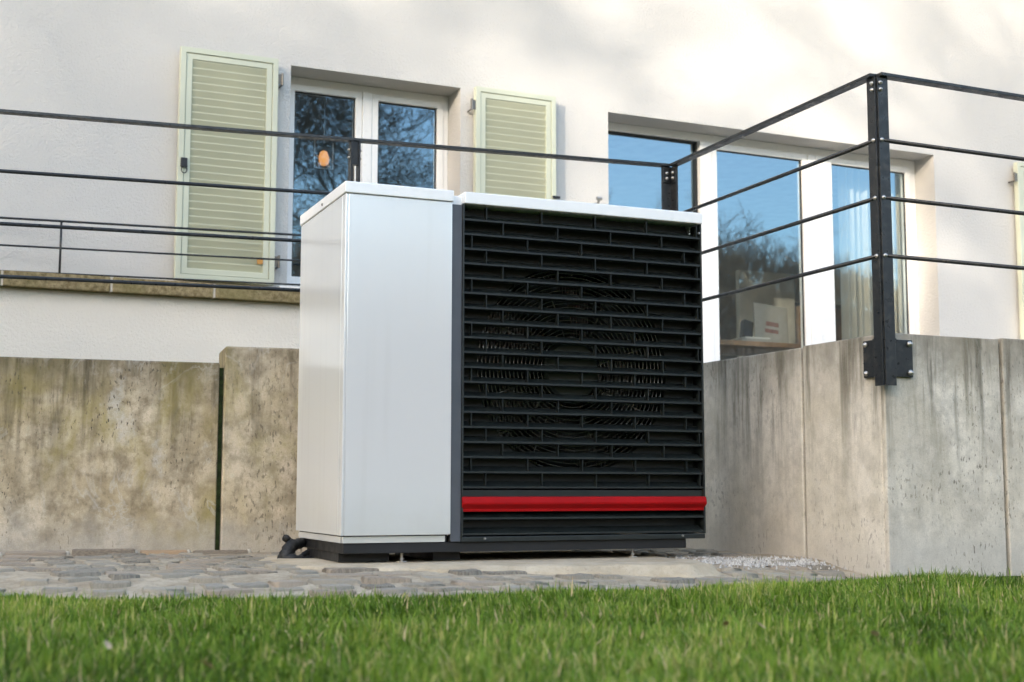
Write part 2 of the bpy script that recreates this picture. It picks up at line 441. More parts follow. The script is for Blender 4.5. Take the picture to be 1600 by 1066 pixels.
# left wall line: through (3.2, 5.33) turned 6.5 degrees
LA = R(-6.5); LU = Vector((math.cos(LA), math.sin(LA), 0)); LV = Vector((-LU.y, LU.x, 0))
def lw_y(x, off=.06): return 5.27 + (3.2-x)*math.tan(-LA) + off/math.cos(LA)

def stone_mesh(name, seed, n=8):
    r = random.Random(seed); pts = []
    corners = [(-.5+r.uniform(0,.16), -.5+r.uniform(0,.2)), (.5-r.uniform(0,.16), -.5+r.uniform(0,.2)), (.5-r.uniform(0,.2), .5-r.uniform(0,.2)), (-.5+r.uniform(0,.2), .5-r.uniform(0,.2))]
    for i in range(4):
        (x1,y1),(x2,y2) = corners[i], corners[(i+1) % 4]
        for s_ in (.05, .5+r.uniform(-.2,.2), .95):
            k_ = r.uniform(-.06,.06); pts.append((x1+(x2-x1)*s_ - (y2-y1)*k_, y1+(y2-y1)*s_ + (x2-x1)*k_))
    n = len(pts); b = bmesh.new()
    lo = [b.verts.new((x*1.04, y*1.04, -.030)) for x, y in pts]
    mid = [b.verts.new((x, y, .0015)) for x, y in pts]
    hi = [b.verts.new((x*.92, y*.92, .0065+r.uniform(-.003,.0015))) for x, y in pts]
    for A, B in ((lo, mid), (mid, hi)):
        for i in range(n):
            j = (i+1) % n; b.faces.new((A[i], A[j], B[j], B[i])).smooth = True
    ctr = b.verts.new((r.uniform(-.1,.1), r.uniform(-.1,.1), 0.0075+r.uniform(-.003,.002)))
    for i in range(n): b.faces.new((hi[i], hi[(i+1) % n], ctr))
    m = bpy.data.meshes.new(name); b.to_mesh(m); b.free(); return m
stone_meshes = {}
for k, mn in enumerate(('slate_stone', 'slate_stone', 'tan_stone', 'grey_stone', 'slate_stone', 'grey_stone', 'tan_stone', 'slate_stone', 'grey_stone')):
    m = stone_mesh('cobble', 30+k); m.materials.append(M[mn]); stone_meshes[k] = m
PAD = [(1.22,4.37),(1.45,4.20),(1.70,4.09),(2.10,3.95),(2.42,3.86),(2.54,3.90),(2.60,4.10),(2.62,4.5),(2.62,5.05),(1.30,5.10),(1.18,4.75)]
def in_pad(x, y, grow=0):
    cx, cy = 1.98, 4.5; x = cx+(x-cx)/(1+grow); y = cy+(y-cy)/(1+grow); ins = False
    for i in range(len(PAD)):
        (x1,y1),(x2,y2) = PAD[i], PAD[i-1]
        if (y1 > y) != (y2 > y) and x < (x2-x1)*(y-y1)/(y2-y1)+x1: ins = not ins
    return ins
ns = 0; y = 3.12; rrow = 0
rs = random.Random(4)
while y < 5.75 and ns < 298:
    dy = rs.uniform(.105, .14); x = -.35 + rs.uniform(0, .12)
    while x < 3.12:
        dx = rs.uniform(.10, .18)
        cx, cy = x+dx/2, y+dy/2 + .04*math.sin(x*2.1)
        x += dx
        near = max(0, cy-4.6)
        if cx+dx/2 > 3.17: continue
        if cy-dy/2 < lawn_edge(cx)-.02 or cy+dy*.5 > lw_y(cx)-.10: continue
        if in_pad(cx, cy, .03) or rs.random() < .10: continue
        if cx > 3.25: continue
        k = rs.choice((0,1,2,3,4,5,6,7,8))
        o = link('cobble', stone_meshes[k], None, paving)
        o.location = (cx, cy, gz(cx, cy)-.001+rs.uniform(-.004,.003)); o.scale = (dx*rs.uniform(.80,.96), dy*rs.uniform(.74,.94), 1)
        o.rotation_euler = (rs.uniform(-.03,.03), rs.uniform(-.03,.03), rs.uniform(-.22,.22)); ns += 1
    y += dy
# row of flat edging bricks along the foot of the left wall
bmeshes = []
for k, mn in enumerate(('brick_stone', 'tan_stone', 'grey_stone')):
    m = MB().box(-.5,.5,-.5,.5,-.5,.5).mesh('edging_brick', .06, 2); m.materials.append(M[mn]); bmeshes.append(m)
x = -.35; k = 0
while x < 1.28:
    L = rs.uniform(.20, .27)
    o = link('edging_brick', bmeshes[(1,0,0,1,1,0,1)[k % 7]], None, paving)
    yb = lw_y(x+L/2) - .055
    o.location = (x+L/2, yb, gz(x, yb)-.006+rs.uniform(-.008,.004)); o.scale = (L-rs.uniform(.012,.03), .085+rs.uniform(-.01,.012), .045)
    o.rotation_euler = (rs.uniform(-.05,.03), 0, LA+rs.uniform(-.03,.03)); x += L; k += 1
    b = MB(); b.tube([(x-.009, yb-.035, gz(x,yb)-.01), (x-.009, yb-.03, gz(x,yb)+.014)], [.014, .006], 7)
    b.build('mortar_dab', M['mortar_white'], paving, smooth=True)

# raised pad of mortar below the heat pump
bm = bmesh.new(); cx, cy = 1.98, 4.5; ring = []
P2 = []
for i in range(len(PAD)):
    (x1,y1),(x2,y2) = PAD[i], PAD[(i+1) % len(PAD)]
    for s in range(6):
        u_ = s/6; P2.append((x1+(x2-x1)*u_, y1+(y2-y1)*u_))
rings = []
for sc, zz in ((1.03,-.06),(1.015,.0015),(1.0,.0035),(.97,.0455),(.93,.049),(.6,.050)):
    rings.append([bm.verts.new((cx+(px-cx)*sc + .012*noise.noise((px*9,py*9,1)), cy+(py-cy)*sc + .012*noise.noise((px*9,py*9,5)), (zz + gz(cx+(px-cx)*sc, cy+(py-cy)*sc) if zz < .02 else zz) + (.004*noise.noise((px*14,py*14,zz*50)) if sc > .9 else 0))) for px, py in P2])
for A, B in zip(rings, rings[1:]):
    for i in range(len(A)):
        j = (i+1) % len(A); bm.faces.new((A[i], A[j], B[j], B[i])).smooth = True
bm.faces.new(rings[-1])
me = bpy.data.meshes.new('mortar_pad'); bm.to_mesh(me); bm.free()
link('mortar_pad', me, M['pad_mortar'], label='sandy mortar pad on the cobbles under the heat pump', cat='pad')

# spill of white grit on the cobbles right of the pad
gm = MB(); rg = random.Random(3)
for i in range(1000):
    t_ = rg.random(); cx_ = 2.62+.50*t_; cy_ = 4.22-.10*t_ + rg.gauss(0, .10*(1-.4*t_))
    cx_ += rg.gauss(0, .035)
    if cx_ > 3.17 or (in_pad(cx_, cy_, .03)): continue
    r_ = rg.uniform(.0012, .0045); z_ = gz(cx_, cy_) + .006
    n0 = len(gm.v)
    for q in range(5):
        a = 2*math.pi*q/5 + rg.random(); gm.v.append((cx_+r_*1.6*math.cos(a), cy_+r_*1.6*math.sin(a), z_-.006))
    gm.v.append((cx_, cy_, z_+r_))
    for q in range(5): gm.f.append((n0+q, n0+(q+1) % 5, n0+5))
plain('white_grit', (.44,.42,.385), .9, 0, .4, 60)
gm.build('white_grit', M['white_grit'], label='white grit spilled on the cobbles right of the heat pump', cat='grit', kind='stuff')

# ------------------------------------------------------------------ retaining wall, left
lwall = empty('retaining_wall', (1.2, lw_y(1.2), 0), 'stained tan concrete retaining wall behind and left of the heat pump', 'retaining wall', rz=LA)
# local frame: x along the wall, y into the hill
def wall_panel(parent, x0, x1, y0, y1, z0, z1, mat, name='wall_panel', bev=.008, dz=0.0):
    b = MB().box(x0, x1, y0, y1, z0, z1)
    if dz:
        b.v = [(p[0], p[1], p[2] + (dz*(x1-p[0])/(x1-x0) if p[2] == z1 else 0)) for p in b.v]
    o = b.build(name, M[mat], parent, bevel=bev, segs=3)
    return o
wall_panel(lwall, -5.0, -.012, 0, .26, -.2, .819, 'concrete_tan')
wall_panel(lwall, .008, 1.98, -.004, .26, -.2, .890, 'concrete_tall', bev=.014)
box(-.011, .007, .03, .2, -.2, .80).build('joint_filler', M['moss'], lwall)

# ------------------------------------------------------------------ terrace wall, right
twall = empty('terrace_wall', (3.19, 3.81, 0), 'grey concrete terrace wall with a corner right of the heat pump', 'terrace wall')
wall_panel(twall, 0, .22, .489, 1.62, -.2, .851, 'concrete_grey')                 # side, back
wall_panel(twall, 0, .22, .023, .476, -.2, .856, 'concrete_grey')                # side, next to the corner
wall_panel(twall, 0, .546, 0, .0225, -.2, .860, 'concrete_front', bev=.006)      # front skin of the corner panel
wall_panel(twall, .2205, .546, .0228, .22, -.2, .859, 'concrete_front', bev=.004)
wall_panel(twall, .562, 3.0, 0, .22, -.2, .866, 'concrete_front')
wall_panel(twall, 3.012, 6.0, 0, .22, -.2, .866, 'concrete_front')
box(.03, .2, .4755, .4895, -.2, .84).build('joint_filler', M['moss'], twall)
box(.5455, .5625, .03, .2, -.2, .84).build('joint_filler', M['moss'], twall)
# terrace floor behind the walls
box(3.415, 10, 4.035, 7.60, -.2, .80).build('terrace', M['terrace_stone'], kind='structure')
# back-fill behind the left wall
box(-4, 3.40, 6.45, 7.42, -.2, .55).build('planting_bed', M['lawn_soil'], kind='structure')

# ------------------------------------------------------------------ house
HY = 7.60
house = empty('house', (2, HY, 0), 'white rendered house with pale green shutters behind the railings', 'house')
house.location = (0, 0, 0)
W1 = (2.003, 3.091, 1.47, 2.80); W2 = (4.14, 6.887, .80, 2.77)
def wall_holes(x0, x1, z0, z1, y0, y1, holes):
    xs = sorted({x0, x1, *[h[0] for h in holes], *[h[1] for h in holes]}); zs = sorted({z0, z1, *[h[2] for h in holes], *[h[3] for h in holes]})
    b = MB(); inh = lambda x, z: any(h[0] < x < h[1] and h[2] < z < h[3] for h in holes)
    for i in range(len(xs)-1):
        for j in range(len(zs)-1):
            a, c, d, e = xs[i], xs[i+1], zs[j], zs[j+1]
            if inh((a+c)/2, (d+e)/2): continue
            b.quad((a,y0,d),(c,y0,d),(c,y0,e),(a,y0,e)); b.quad((c,y1,d),(a,y1,d),(a,y1,e),(c,y1,e))
    for h in holes:
        a, c, d, e = h
        b.quad((a,y0,d),(a,y0,e),(a,y1,e),(a,y1,d)); b.quad((c,y0,e),(c,y0,d),(c,y1,d),(c,y1,e))
        b.quad((a,y0,e),(c,y0,e),(c,y1,e),(a,y1,e)); b.quad((c,y0,d),(a,y0,d),(a,y1,d),(c,y1,d))
    for (a, c) in ((x0, x0), (x1, x1)): b.quad((a,y0,z0),(a,y1,z0),(a,y1,z1),(a,y0,z1))
    b.quad((x0,y0,z1),(x1,y0,z1),(x1,y1,z1),(x0,y1,z1)); b.quad((x0,y0,z0),(x0,y1,z0),(x1,y1,z0),(x1,y0,z0))
    me = bpy.data.meshes.new('wall'); me.from_pydata(b.v, [], b.f)
    bm = bmesh.new(); bm.from_mesh(me); bmesh.ops.remove_doubles(bm, verts=bm.verts[:], dist=1e-5)
    bm.to_mesh(me); bm.free(); return me
link('wall', wall_holes(-9, 14, -.1, 5.8, HY, HY+.36, [W1, W2]), M['stucco'], house)
box(-9, -8.7, HY+.361, 16, -.1, 5.8).build('side_wall', M['stucco'], house)
box(13.7, 14, HY+.361, 16, -.1, 5.8).build('side_wall', M['stucco'], house)
MB().prism([(HY-.55, 5.55), (11.8, 8.6), (16.5, 5.55), (16.5, 5.8), (11.8, 8.85), (HY-.55, 5.8)], 'x', -9.4, 14.4).build('roof', M['roof_tile'], house)
# landing: plinth with a course of sandstone slabs
LY = 7.33
pl = box(-4.0, 3.70, LY+.055, HY-.001, -.1, 1.339).build('plinth_wall', M['plinth_render'], house)
xk = .432 - .548*8; i = 0
while xk < 3.6:
    s = box(xk+.006, xk+.548-.006, LY, HY-.003, 1.3405, 1.422).build('ledge_slab', M['sandstone'], house, bevel=.007, segs=2)
    box(xk-.0055, xk+.0055, LY+.004, HY-.004, 1.342, 1.419).build('ledge_joint', M['mortar_white'], s)
    xk += .548
# window sill strip below the left window
box(1.95, 3.14, HY-.035, HY+.16, 1.4225, 1.4695).build('sill', M['window_white'], house, bevel=.004)

def frame_mesh(x0, x1, z0, z1, w, y0, y1, wb=None, wl_=None, wr=None):
    wb = w if wb is None else wb; wl_ = w if wl_ is None else wl_; wr = w if wr is None else wr
    b = MB()
    out = [(x0,z0),(x1,z0),(x1,z1),(x0,z1)]; inn = [(x0+wl_,z0+wb),(x1-wr,z0+wb),(x1-wr,z1-w),(x0+wl_,z1-w)]
    n = 0
    b.v = [(p[0],y0,p[1]) for p in out] + [(p[0],y0,p[1]) for p in inn] + [(p[0],y1,p[1]) for p in out] + [(p[0],y1,p[1]) for p in inn]
    for i in range(4):
        j = (i+1) % 4
        b.f += [(i,j,4+j,4+i), (8+j,8+i,12+i,12+j), (i,8+i,8+j,j), (4+i,4+j,12+j,12+i)]
    return b
FY = HY+.205                                                            # outer face of the window frames
def sash(win, x0, x1, z0, z1, fw=.042, wb=.05, y=None, bead=True):
    y = FY-.012 if y is None else y
    frame_mesh(x0, x1, z0, z1, fw, y, y+.065, wb).build('sash', M['window_white'], win, bevel=.004)
    frame_mesh(x0+fw+.0005, x1-fw-.0005, z0+wb+.0005, z1-fw-.0005, .006, y+.016, y+.030).build('gasket', M['gasket'], win)
    MB().box(x0+fw+.003, x1-fw-.003, y+.024, y+.028, z0+wb+.003, z1-fw-.003).build('pane', M['pane_glass'], win)
# left window: two casements and a meeting post
w1 = frame_mesh(W1[0]+.002, W1[1]-.002, W1[2]+.002, W1[3]-.002, .045, FY, FY+.07).build('window', M['window_white'], house, bevel=.004)
w1['label'] = 'two-sash window between the pale green shutters'
sash(w1, 2.040, 2.510, 1.515, 2.752)
sash(w1, 2.574, 3.052, 1.515, 2.752)
box(2.512, 2.572, FY-.018, FY+.05, 1.50, 2.757).build('mullion', M['window_white'], w1, bevel=.004)
# right window: fixed light set back, two sashes
w2 = frame_mesh(W2[0]+.002, W2[1]-.002, W2[2]+.002, W2[3]-.002, .055, FY, FY+.07).build('window', M['window_white'], house, bevel=.004)
w2['label'] = 'wide three-light window behind the terrace railing'
box(4.968, 5.062, FY-.018, FY+.068, .856, 2.714).build('mullion', M['window_white'], w2, bevel=.004)
box(5.885, 6.052, FY-.018, FY+.068, .856, 2.714).build('mullion', M['window_white'], w2, bevel=.004)
box(5.952, 5.968, FY-.024, FY-.0185, .86, 2.71).build('cover_strip', M['window_white'], w2, bevel=.002)
frame_mesh(4.1955, 4.9675, .856, 2.7145, .012, FY+.02, FY+.06).build('gasket', M['gasket'], w2)
box(4.2005, 4.963, FY+.045, FY+.050, .86, 2.710).build('pane', M['pane_glass'], w2)
sash(w2, 5.064, 5.883, .858, 2.712, .045, .06)
sash(w2, 6.054, 6.830, .858, 2.712, .045, .06)
box(W2[0]-.02, W2[1]+.02, HY-.03, HY+.2, .80, .835).build('sill', M['window_white'], house, bevel=.004)

# shutters
def shutter(x0, x1, z0, z1, hinge_side, latch, label, tagged=False):
    yb, yf = HY-.028, HY-.070
    o = frame_mesh(x0, x1, z0, z1, .032, yf, yb).build('shutter', M['shutter_frame'], house, bevel=.003)
    o['label'] = label
    frame_mesh(x0+.034, x1-.034, z0+.034, z1-.034, .034, yf+.006, yb-.004).build('inner_frame', M['shutter_frame'], o, bevel=.003)
    xi0, xi1, zi0, zi1 = x0+.069, x1-.069, z0+.069, z1-.069
    n = 28; p = (zi1-zi0)/n
    prof = [(0,0),(0,-.0065),(.016,-p-.001),(.020,-p-.001),(.006,0)]
    sm = MB().prism(prof, 'x', xi0, xi1).mesh('slat'); sm.materials.append(M['shutter_paint'])
    for i in range(n):
        s = link('slat', sm, None, o); s.location = (0, yf+.012, zi1-i*p)
    box(xi0, xi1, yb-.004, yb-.001, zi0, zi1).build('back_panel', M['shutter_paint'], o)
    for zz in (z1-.12, z0+.14):
        b = MB(); hx = x1 if hinge_side > 0 else x0
        b.box(min(hx, hx+hinge_side*.022), max(hx, hx+hinge_side*.022), yf+.004, yf+.012, zz-.03, zz+.03)
        b.tube([(hx+hinge_side*.026, yf+.006, zz-.036), (hx+hinge_side*.026, yf+.006, zz+.036)], .008, 8)
        b.tube([(hx+hinge_side*.026, yf+.006, zz-.03), (hx+hinge_side*.026, HY+.004, zz-.03)], .006, 6)
        b.build('hinge', M['hinge_steel'], o)
    if latch:
        zl = 2.115; xl = x0+.032
        b = MB().box(xl-.018, xl+.020, yf-.012, yf+.002, zl-.012, zl+.042)
        b.build('latch', M['latch_black'], o, bevel=.004)
        b = MB(); ring = [(xl+.002+.016*math.cos(a), yf-.010, zl-.028+.018*math.sin(a)) for a in np.linspace(0, 2*math.pi, 17)]
        b.tube(ring, .0028, 6, False); b.build('latch_ring', M['latch_black'], o)
    if tagged:
        box(1.808, 1.842, yf-.004, yf+.004, 1.580, 1.612).build('orange_tag', M['orange_plastic'], o, bevel=.002)
    return o
shutter(1.345, 1.911, 1.463, 2.806, 1, True, 'pale green louvred shutter left of the two-sash window', True)
shutter(3.167, 3.724, 1.463, 2.803, -1, False, 'pale green louvred shutter right of the two-sash window')
shutter(7.64, 8.20, 1.00, 2.78, -1, False, 'pale green shutter at the right edge of the picture')
box(3.695, 3.745, HY-.085, HY-.068, 2.135, 2.150).build('shutter_stop', M['latch_black'], house)
b = MB(); b.tube([(4.037, HY+.002, 2.14), (4.037, HY-.05, 2.14), (4.037, HY-.06, 2.165)], .009, 8); b.tube([(4.02, HY-.06, 2.168), (4.056, HY-.06, 2.168)], .012, 8)
b.build('shutter_stay', M['zinc'], house)

# ------------------------------------------------------------------ rooms behind the windows
rm = MB()
rm.quad((3.6,12.2,.6),(8.6,12.2,.6),(8.6,12.2,1.0),(3.6,12.2,1.0)); rm.quad((3.6,12.2,2.8),(8.6,12.2,2.8),(8.6,12.2,3.1),(3.6,12.2,3.1))
for xa_, xb_ in ((3.6,4.0),(6.3,8.6)): rm.quad((xa_,12.2,1.0),(xb_,12.2,1.0),(xb_,12.2,2.8),(xa_,12.2,2.8))  # unseen opening in the back wall, added to let more daylight in
rm.quad((8.6,7.97,.6),(8.6,12.2,.6),(8.6,12.2,3.1),(8.6,7.97,3.1))
rm.quad((3.6,7.97,.6),(3.6,12.2,.6),(3.6,12.2,3.1),(3.6,7.97,3.1))
rm.quad((3.6,7.97,.6),(8.6,7.97,.6),(8.6,12.2,.6),(3.6,12.2,.6)); rm.quad((3.6,7.97,3.1),(8.6,7.97,3.1),(8.6,12.2,3.1),(3.6,12.2,3.1))
rm.build('room', M['room_wall'], kind='structure')
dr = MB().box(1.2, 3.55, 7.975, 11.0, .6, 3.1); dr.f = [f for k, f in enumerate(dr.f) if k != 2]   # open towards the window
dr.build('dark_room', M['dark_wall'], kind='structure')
def curtain(x0, x1, y, z0, z1, label):
    b = MB(); n = 110
    P = []
    for i in range(n+1):
        s = i/n; x = x0+(x1-x0)*s
        P.append((x, y + .022*math.sin(s*62) + .012*math.sin(s*27+1)))
    for i in range(n):
        (xa,ya),(xb,yb) = P[i], P[i+1]; b.quad((xa,ya,z0),(xb,yb,z0),(xb,yb,z1),(xa,ya,z1))
    bm = bmesh.new(); me = b.mesh('curtain'); bm.from_mesh(me); bmesh.ops.remove_doubles(bm, verts=bm.verts[:], dist=1e-5)
    bm.to_mesh(me); bm.free()
    o = link('curtain', me, M['curtain_cloth'], label=label, cat='curtain', group='curtains in the wide window')
    md = o.modifiers.new('s', 'SOLIDIFY'); md.thickness = .002
curtain(6.36, 6.98, 8.04, .70, 3.0, 'pale curtain behind the right sash of the wide window')
curtain(6.10, 6.27, 8.10, .70, 3.0, 'narrow pale curtain beside the middle post of the wide window')
dk = empty('desk', (5.6, 8.35, .66), 'brown wooden desk inside the wide window', 'desk')
box(-.7, .75, -.30, .35, .665, .70).build('desk_top', M['wood'], dk, bevel=.004)
box(-.7, -.66, -.28, .33, -.06, .664).build('side_panel', M['wood'], dk); box(.70, .74, -.28, .33, -.06, .664).build('side_panel', M['wood'], dk)
pf = empty('picture', (5.87, 8.25, 1.362), 'print with red lettering leaning on the desk', 'picture'); pf.rotation_euler = (R(-16), R(7), R(-8))
box(-.14, .14, 0, .012, 0, .33).build('sheet', M['paper'], pf)
box(-.055, .055, -.002, -.0005, .10, .13).build('print_line', M['print_red'], pf); box(-.045, .06, -.002, -.0005, .155, .19).build('print_line', M['print_red'], pf)
bk = empty('folder', (5.69, 8.30, 1.362), 'dark folder leaning left of the print on the desk', 'folder'); bk.rotation_euler = (R(-14), R(16), 0)
box(-.05, .035, 0, .05, .0, .20).build('cover', M['book_dark'], bk, bevel=.004); box(-.047, .032, -.0, .046, .2005, .203).build('pages', M['paper'], bk)
ks = empty('papers', (5.62, 8.16, 1.362), 'flat stack of white papers on the desk', 'papers'); 
box(-.13, .14, -.08, .1, 0, .022).build('sheets', M['paper'], ks); box(-.10, .12, -.07, .08, .0225, .034).build('top_sheet', M['room_white'], ks)
box(6.30, 6.86, 9.3, 9.36, .601, 2.12).build('room_partition', M['room_white'], label='pale partition standing behind the desk', cat='partition', bevel=.01)
bc = empty('bookcase', (7.20, 9.3, .6), 'dark wooden bookcase behind the print', 'bookcase')
box(-.30, .30, 0, .3, .0, 1.25).build('body', M['wood'], bc, bevel=.005); box(-.32, .32, -.01, .31, 1.251, 1.28).build('top', M['book_dark'], bc)
# hanging glass ornament with dried flowers in the left window
lo_ = empty('hanging_lantern', (2.335, 8.02, 2.30), 'glass lantern glowing orange inside the left sash', 'lantern')
b = MB(); b.tube([(0,0,.16), (0,0,.62)], .002, 5); b.build('cord', M['pale_tube'], lo_)
b = MB(); b.tube([(-.06,0,.0), (-.06,0,.19)], .003, 5); b.tube([(.06,0,.0), (.06,0,.17)], .003, 5); b.tube([(-.06,0,.0), (.06,0,0)], .003, 5); b.build('glass_edge', M['pale_tube'], lo_)
b = MB(); b.tube([(0,0,.020), (0,0,.032), (0,0,.070), (0,0,.105), (0,0,.112)], [.018, .030, .034, .022, .010], 12)
b.build('glowing_shade', M['lamp_glow'], lo_, smooth=True)
b = MB(); b.tube([(-.035,0,.012), (-.020,.01,.055), (-.045,.01,.085)], [.010, .012, .004], 7); b.tube([(.035,0,.012), (.024,.01,.040), (.042,.01,.066)], [.010, .010, .004], 7)
b.build('dried_flowers', M['orange_plastic'], lo_, smooth=True)

# ------------------------------------------------------------------ terrace railing
A = M['anthracite']; Zn = M['zinc']
rail = empty('terrace_railing', (3.16, 3.77, .66), 'dark steel railing with four bars running round the terrace corner', 'railing')
rail.location = (0, 0, 0)
BARZ = (1.553, 1.341, 1.130); TOPZ = 1.80
KN = Vector((3.155, 3.765, 0)); KF = Vector((3.205, 5.27, 0)); KL = Vector((3.205-7.0*LU.x, 5.27-7.0*LU.y, 0)); KR = Vector((8.5, 3.765, 0))
def flat(p, q, w, h, z, name='handrail'):
    p, q = Vector(p), Vector(q); d = (q-p).normalized(); nrm = Vector((-d.y, d.x, 0))*(w/2)
    b = MB(); b.v = []
    pr = [p-nrm, q-nrm, q+nrm, p+nrm]
    b.v = [(a.x,a.y,z-h) for a in pr] + [(a.x,a.y,z) for a in pr]
    b.f = [(0,3,2,1),(4,5,6,7),(0,1,5,4),(1,2,6,5),(2,3,7,6),(3,0,4,7)]
    return b.build(name, A, rail, bevel=.0015)
dS = (KF-KN).normalized(); dR = Vector((1,0,0)); dL = -LU
flat(KN + dS*.008, KF - dS*.012, .040, .012, TOPZ)
flat(KN + dR*.010, KR, .040, .012, TOPZ)
flat(KF + dL*.012, KL, .040, .012, TOPZ)
for z in BARZ:
    for (p, q, s0) in ((KN+dS*.028, KF-dS*.028, 0), (KN+dR*.028, KR, 0), (KF+dL*.028, KL, 0)):
        b = MB(); b.tube([(p.x,p.y,z), (q.x,q.y,z)], .0080, 10, True); b.build('rod', A, rail, smooth=True)
def bolt(p, d, r=.008, l=.010):
    p, d = Vector(p), Vector(d).normalized()
    b = MB(); b.tube([p, p+d*l*.45, p+d*l*.46, p+d*l], [r, r, r*.78, r*.55], 8); return b.build('bolt', Zn, rail, smooth=True)
# near corner post: two flat bars standing at right angles with a slit between
def post_pair(k, d1, d2, z0, z1, w=.046, gap=.004):
    for d in (d1, d2):
        p = Vector((k.x, k.y, 0)); nrm = Vector((-d.y, d.x, 0)); b = MB()
        a0 = p + d*gap; a1 = p + d*(gap+w); t = nrm*.004
        pr = [a0-t, a1-t, a1+t, a0+t]
        b.v = [(a.x,a.y,z0) for a in pr] + [(a.x,a.y,z1) for a in pr]
        b.f = [(0,3,2,1),(4,5,6,7),(0,1,5,4),(1,2,6,5),(2,3,7,6),(3,0,4,7)]
        b.build('post', A, rail, bevel=.0012)
post_pair(KN, dS, dR, .665, TOPZ-.0125)
b = MB(); b.tube([(KN.x+.010, KN.y+.010, .67), (KN.x+.010, KN.y+.010, TOPZ-.013)], .005, 6); b.build('post_core', Zn, rail)
out1 = Vector((-1,0,0)); out2 = Vector((0,-1,0))
for z in BARZ:
    bolt((KN.x-.004, KN.y+.016, z), out1); bolt((KN.x+.014, KN.y-.004, z), out2)
for z in (TOPZ-.035, TOPZ-.060):
    bolt((KN.x-.004, KN.y+.016, z), out1); bolt((KN.x+.014, KN.y-.004, z), out2)
# fixing plates on the wall faces
box(3.176, 3.1895, 3.815, 3.905, .700, .835).build('fixing_plate', A, rail, bevel=.002)
box(3.195, 3.312, 3.7965, 3.8095, .700, .835).build('fixing_plate', A, rail, bevel=.002)
box(3.158, 3.1755, 3.780, 3.830, .70, .835).build('standoff', A, rail); box(3.1765, 3.215, 3.768, 3.796, .70, .835).build('standoff', A, rail)
for zz in (.716, .820):
    bolt((3.176, 3.888, zz), out1, .010, .012); bolt((3.296, 3.7965, zz), out2, .011, .014)
# far corner post with bracket plates
post_pair(KF, Vector((-dS.x, -dS.y, 0)), dL, -.02, TOPZ-.0125, .050, .002)
for zz in (TOPZ-.045, TOPZ-.070):
    bolt(KF - dS*.030 + Vector((-.009, 0, zz)), out1, .008); bolt(KF + dL*.030 + Vector((0, -.009, zz)), out2, .008)
b = MB().box(KF.x-.009, KF.x-.0045, KF.y-.048, KF.y-.010, TOPZ-.090, TOPZ-.014); b.build('bracket', A, rail, bevel=.002)
b = MB().box(KF.x-.050, KF.x-.012, KF.y-.0065, KF.y-.0020, TOPZ-.090, TOPZ-.014); b.build('bracket', A, rail, bevel=.002)
# intermediate posts of the left run: pairs of flats
def mid_post(px):
    p = KF + dL*((KF.x-px)/LU.x)
    for s in (-.019, .015):
        q = p + LU*s
        box(q.x-.004, q.x+.004, q.y-.020, q.y+.020, .30, TOPZ-.0125).build('post', A, rail, bevel=.001)
    box(p.x-.0145, p.x+.0105, p.y-.014, p.y+.014, TOPZ-.115, TOPZ-.0128).build('bracket', A, rail)
    for zz in (TOPZ-.05, TOPZ-.085):
        bolt((p.x+.0195, p.y, zz), (1,0,0), .007); bolt((p.x-.0235, p.y, zz), (-1,0,0), .007)
    bq = box(p.x-.03, p.x+.03, p.y+.0205, lw_y(p.x)-.003, .32, .60); bq.build('fixing_plate', A, rail)
mid_post(1.722); mid_post(-.35); mid_post(-2.4)

# small railing on the landing in front of the left window
r2 = empty('landing_railing', (0,0,0), 'thin black railing on the sandstone ledge below the shutter', 'railing')
def R2(x, z): return (x, 7.45 + (1.0-x)*math.tan(-LA), z)
for z, rr in ((1.728, .0065), (1.581, .0055), (1.443, .005)):
    b = MB(); b.tube([R2(-3.2, z), R2(2.35, z+.002)], rr, 8); b.build('rod', A, r2, smooth=True)
for px in (-1.9, -.6, .728, 2.30):
    b = MB(); b.tube([R2(px, 1.4225), R2(px, 1.728)], .0062, 8); b.build('post', A, r2, smooth=True)

# ------------------------------------------------------------------ heat pump
HP = empty('heat_pump', (1.343, 4.338, .05), 'silver heat pump with black fan grille and red bar on the mortar pad', 'heat pump', rz=R(-1.8))
hp0 = HP.location.z
def hz(z): return z - hp0
T = .635
SP, SL, GB = M['silver_paint'], M['silver_lid'], M['grille_black']
def bar(name, mat, x0, x1, y0, y1, z0, z1, bevel=.003, parent=HP, segs=2):
    return box(x0, x1, y0, y1, hz(z0), hz(z1)).build(name, mat, parent, bevel=bevel, segs=segs)
bar('front_panel', SP, .010, .388, .0, .030, .143, 1.305, .003)
bar('side_panel', SP, .0, .012, .044, T, .143, 1.304, .002)
bar('corner_trim', SP, .0005, .0095, .0005, .0425, .143, 1.304, .002)
bar('inner_body', M['black_metal'], .013, .386, .032, T-.01, .120, 1.300, 0)
bar('plinth', SP, .010, .372, .012, .030, .118, .1395, .001)
bar('plinth_side', SP, .006, .0095, .031, T-.02, .118, .1395, .001)
lid = bar('lid', SL, -.004, .392, -.006, T+.006, 1.3065, 1.346, .004, segs=3)
bar('lid_bridge', SL, .3925, .4315, .020, T, 1.300, 1.334, .003)
bar('fan_lid', SL, .432, 1.402, -.006, T+.006, 1.3045, 1.346, .004, segs=3)
bar('side_strip', M['anthracite_strip'], .3895, .4275, .006, .030, .118, 1.2995, .002)
bar('rear_casing', SP, 1.388, 1.398, .075, T, .118, 1.3035, .002)
bar('back_panel', SP, .02, 1.39, T+.0005, T+.008, .118, 1.3035, .002)
bar('base_frame', M['black_metal'], .015, 1.325, .02, T-.01, .0825, .1165, .002)
bar('grille_sill', GB, .4285, 1.396, .002, .05, .117, .1345, .002)
bar('cheek', GB, .4282, .4345, .001, .085, .136, 1.3035, .001)
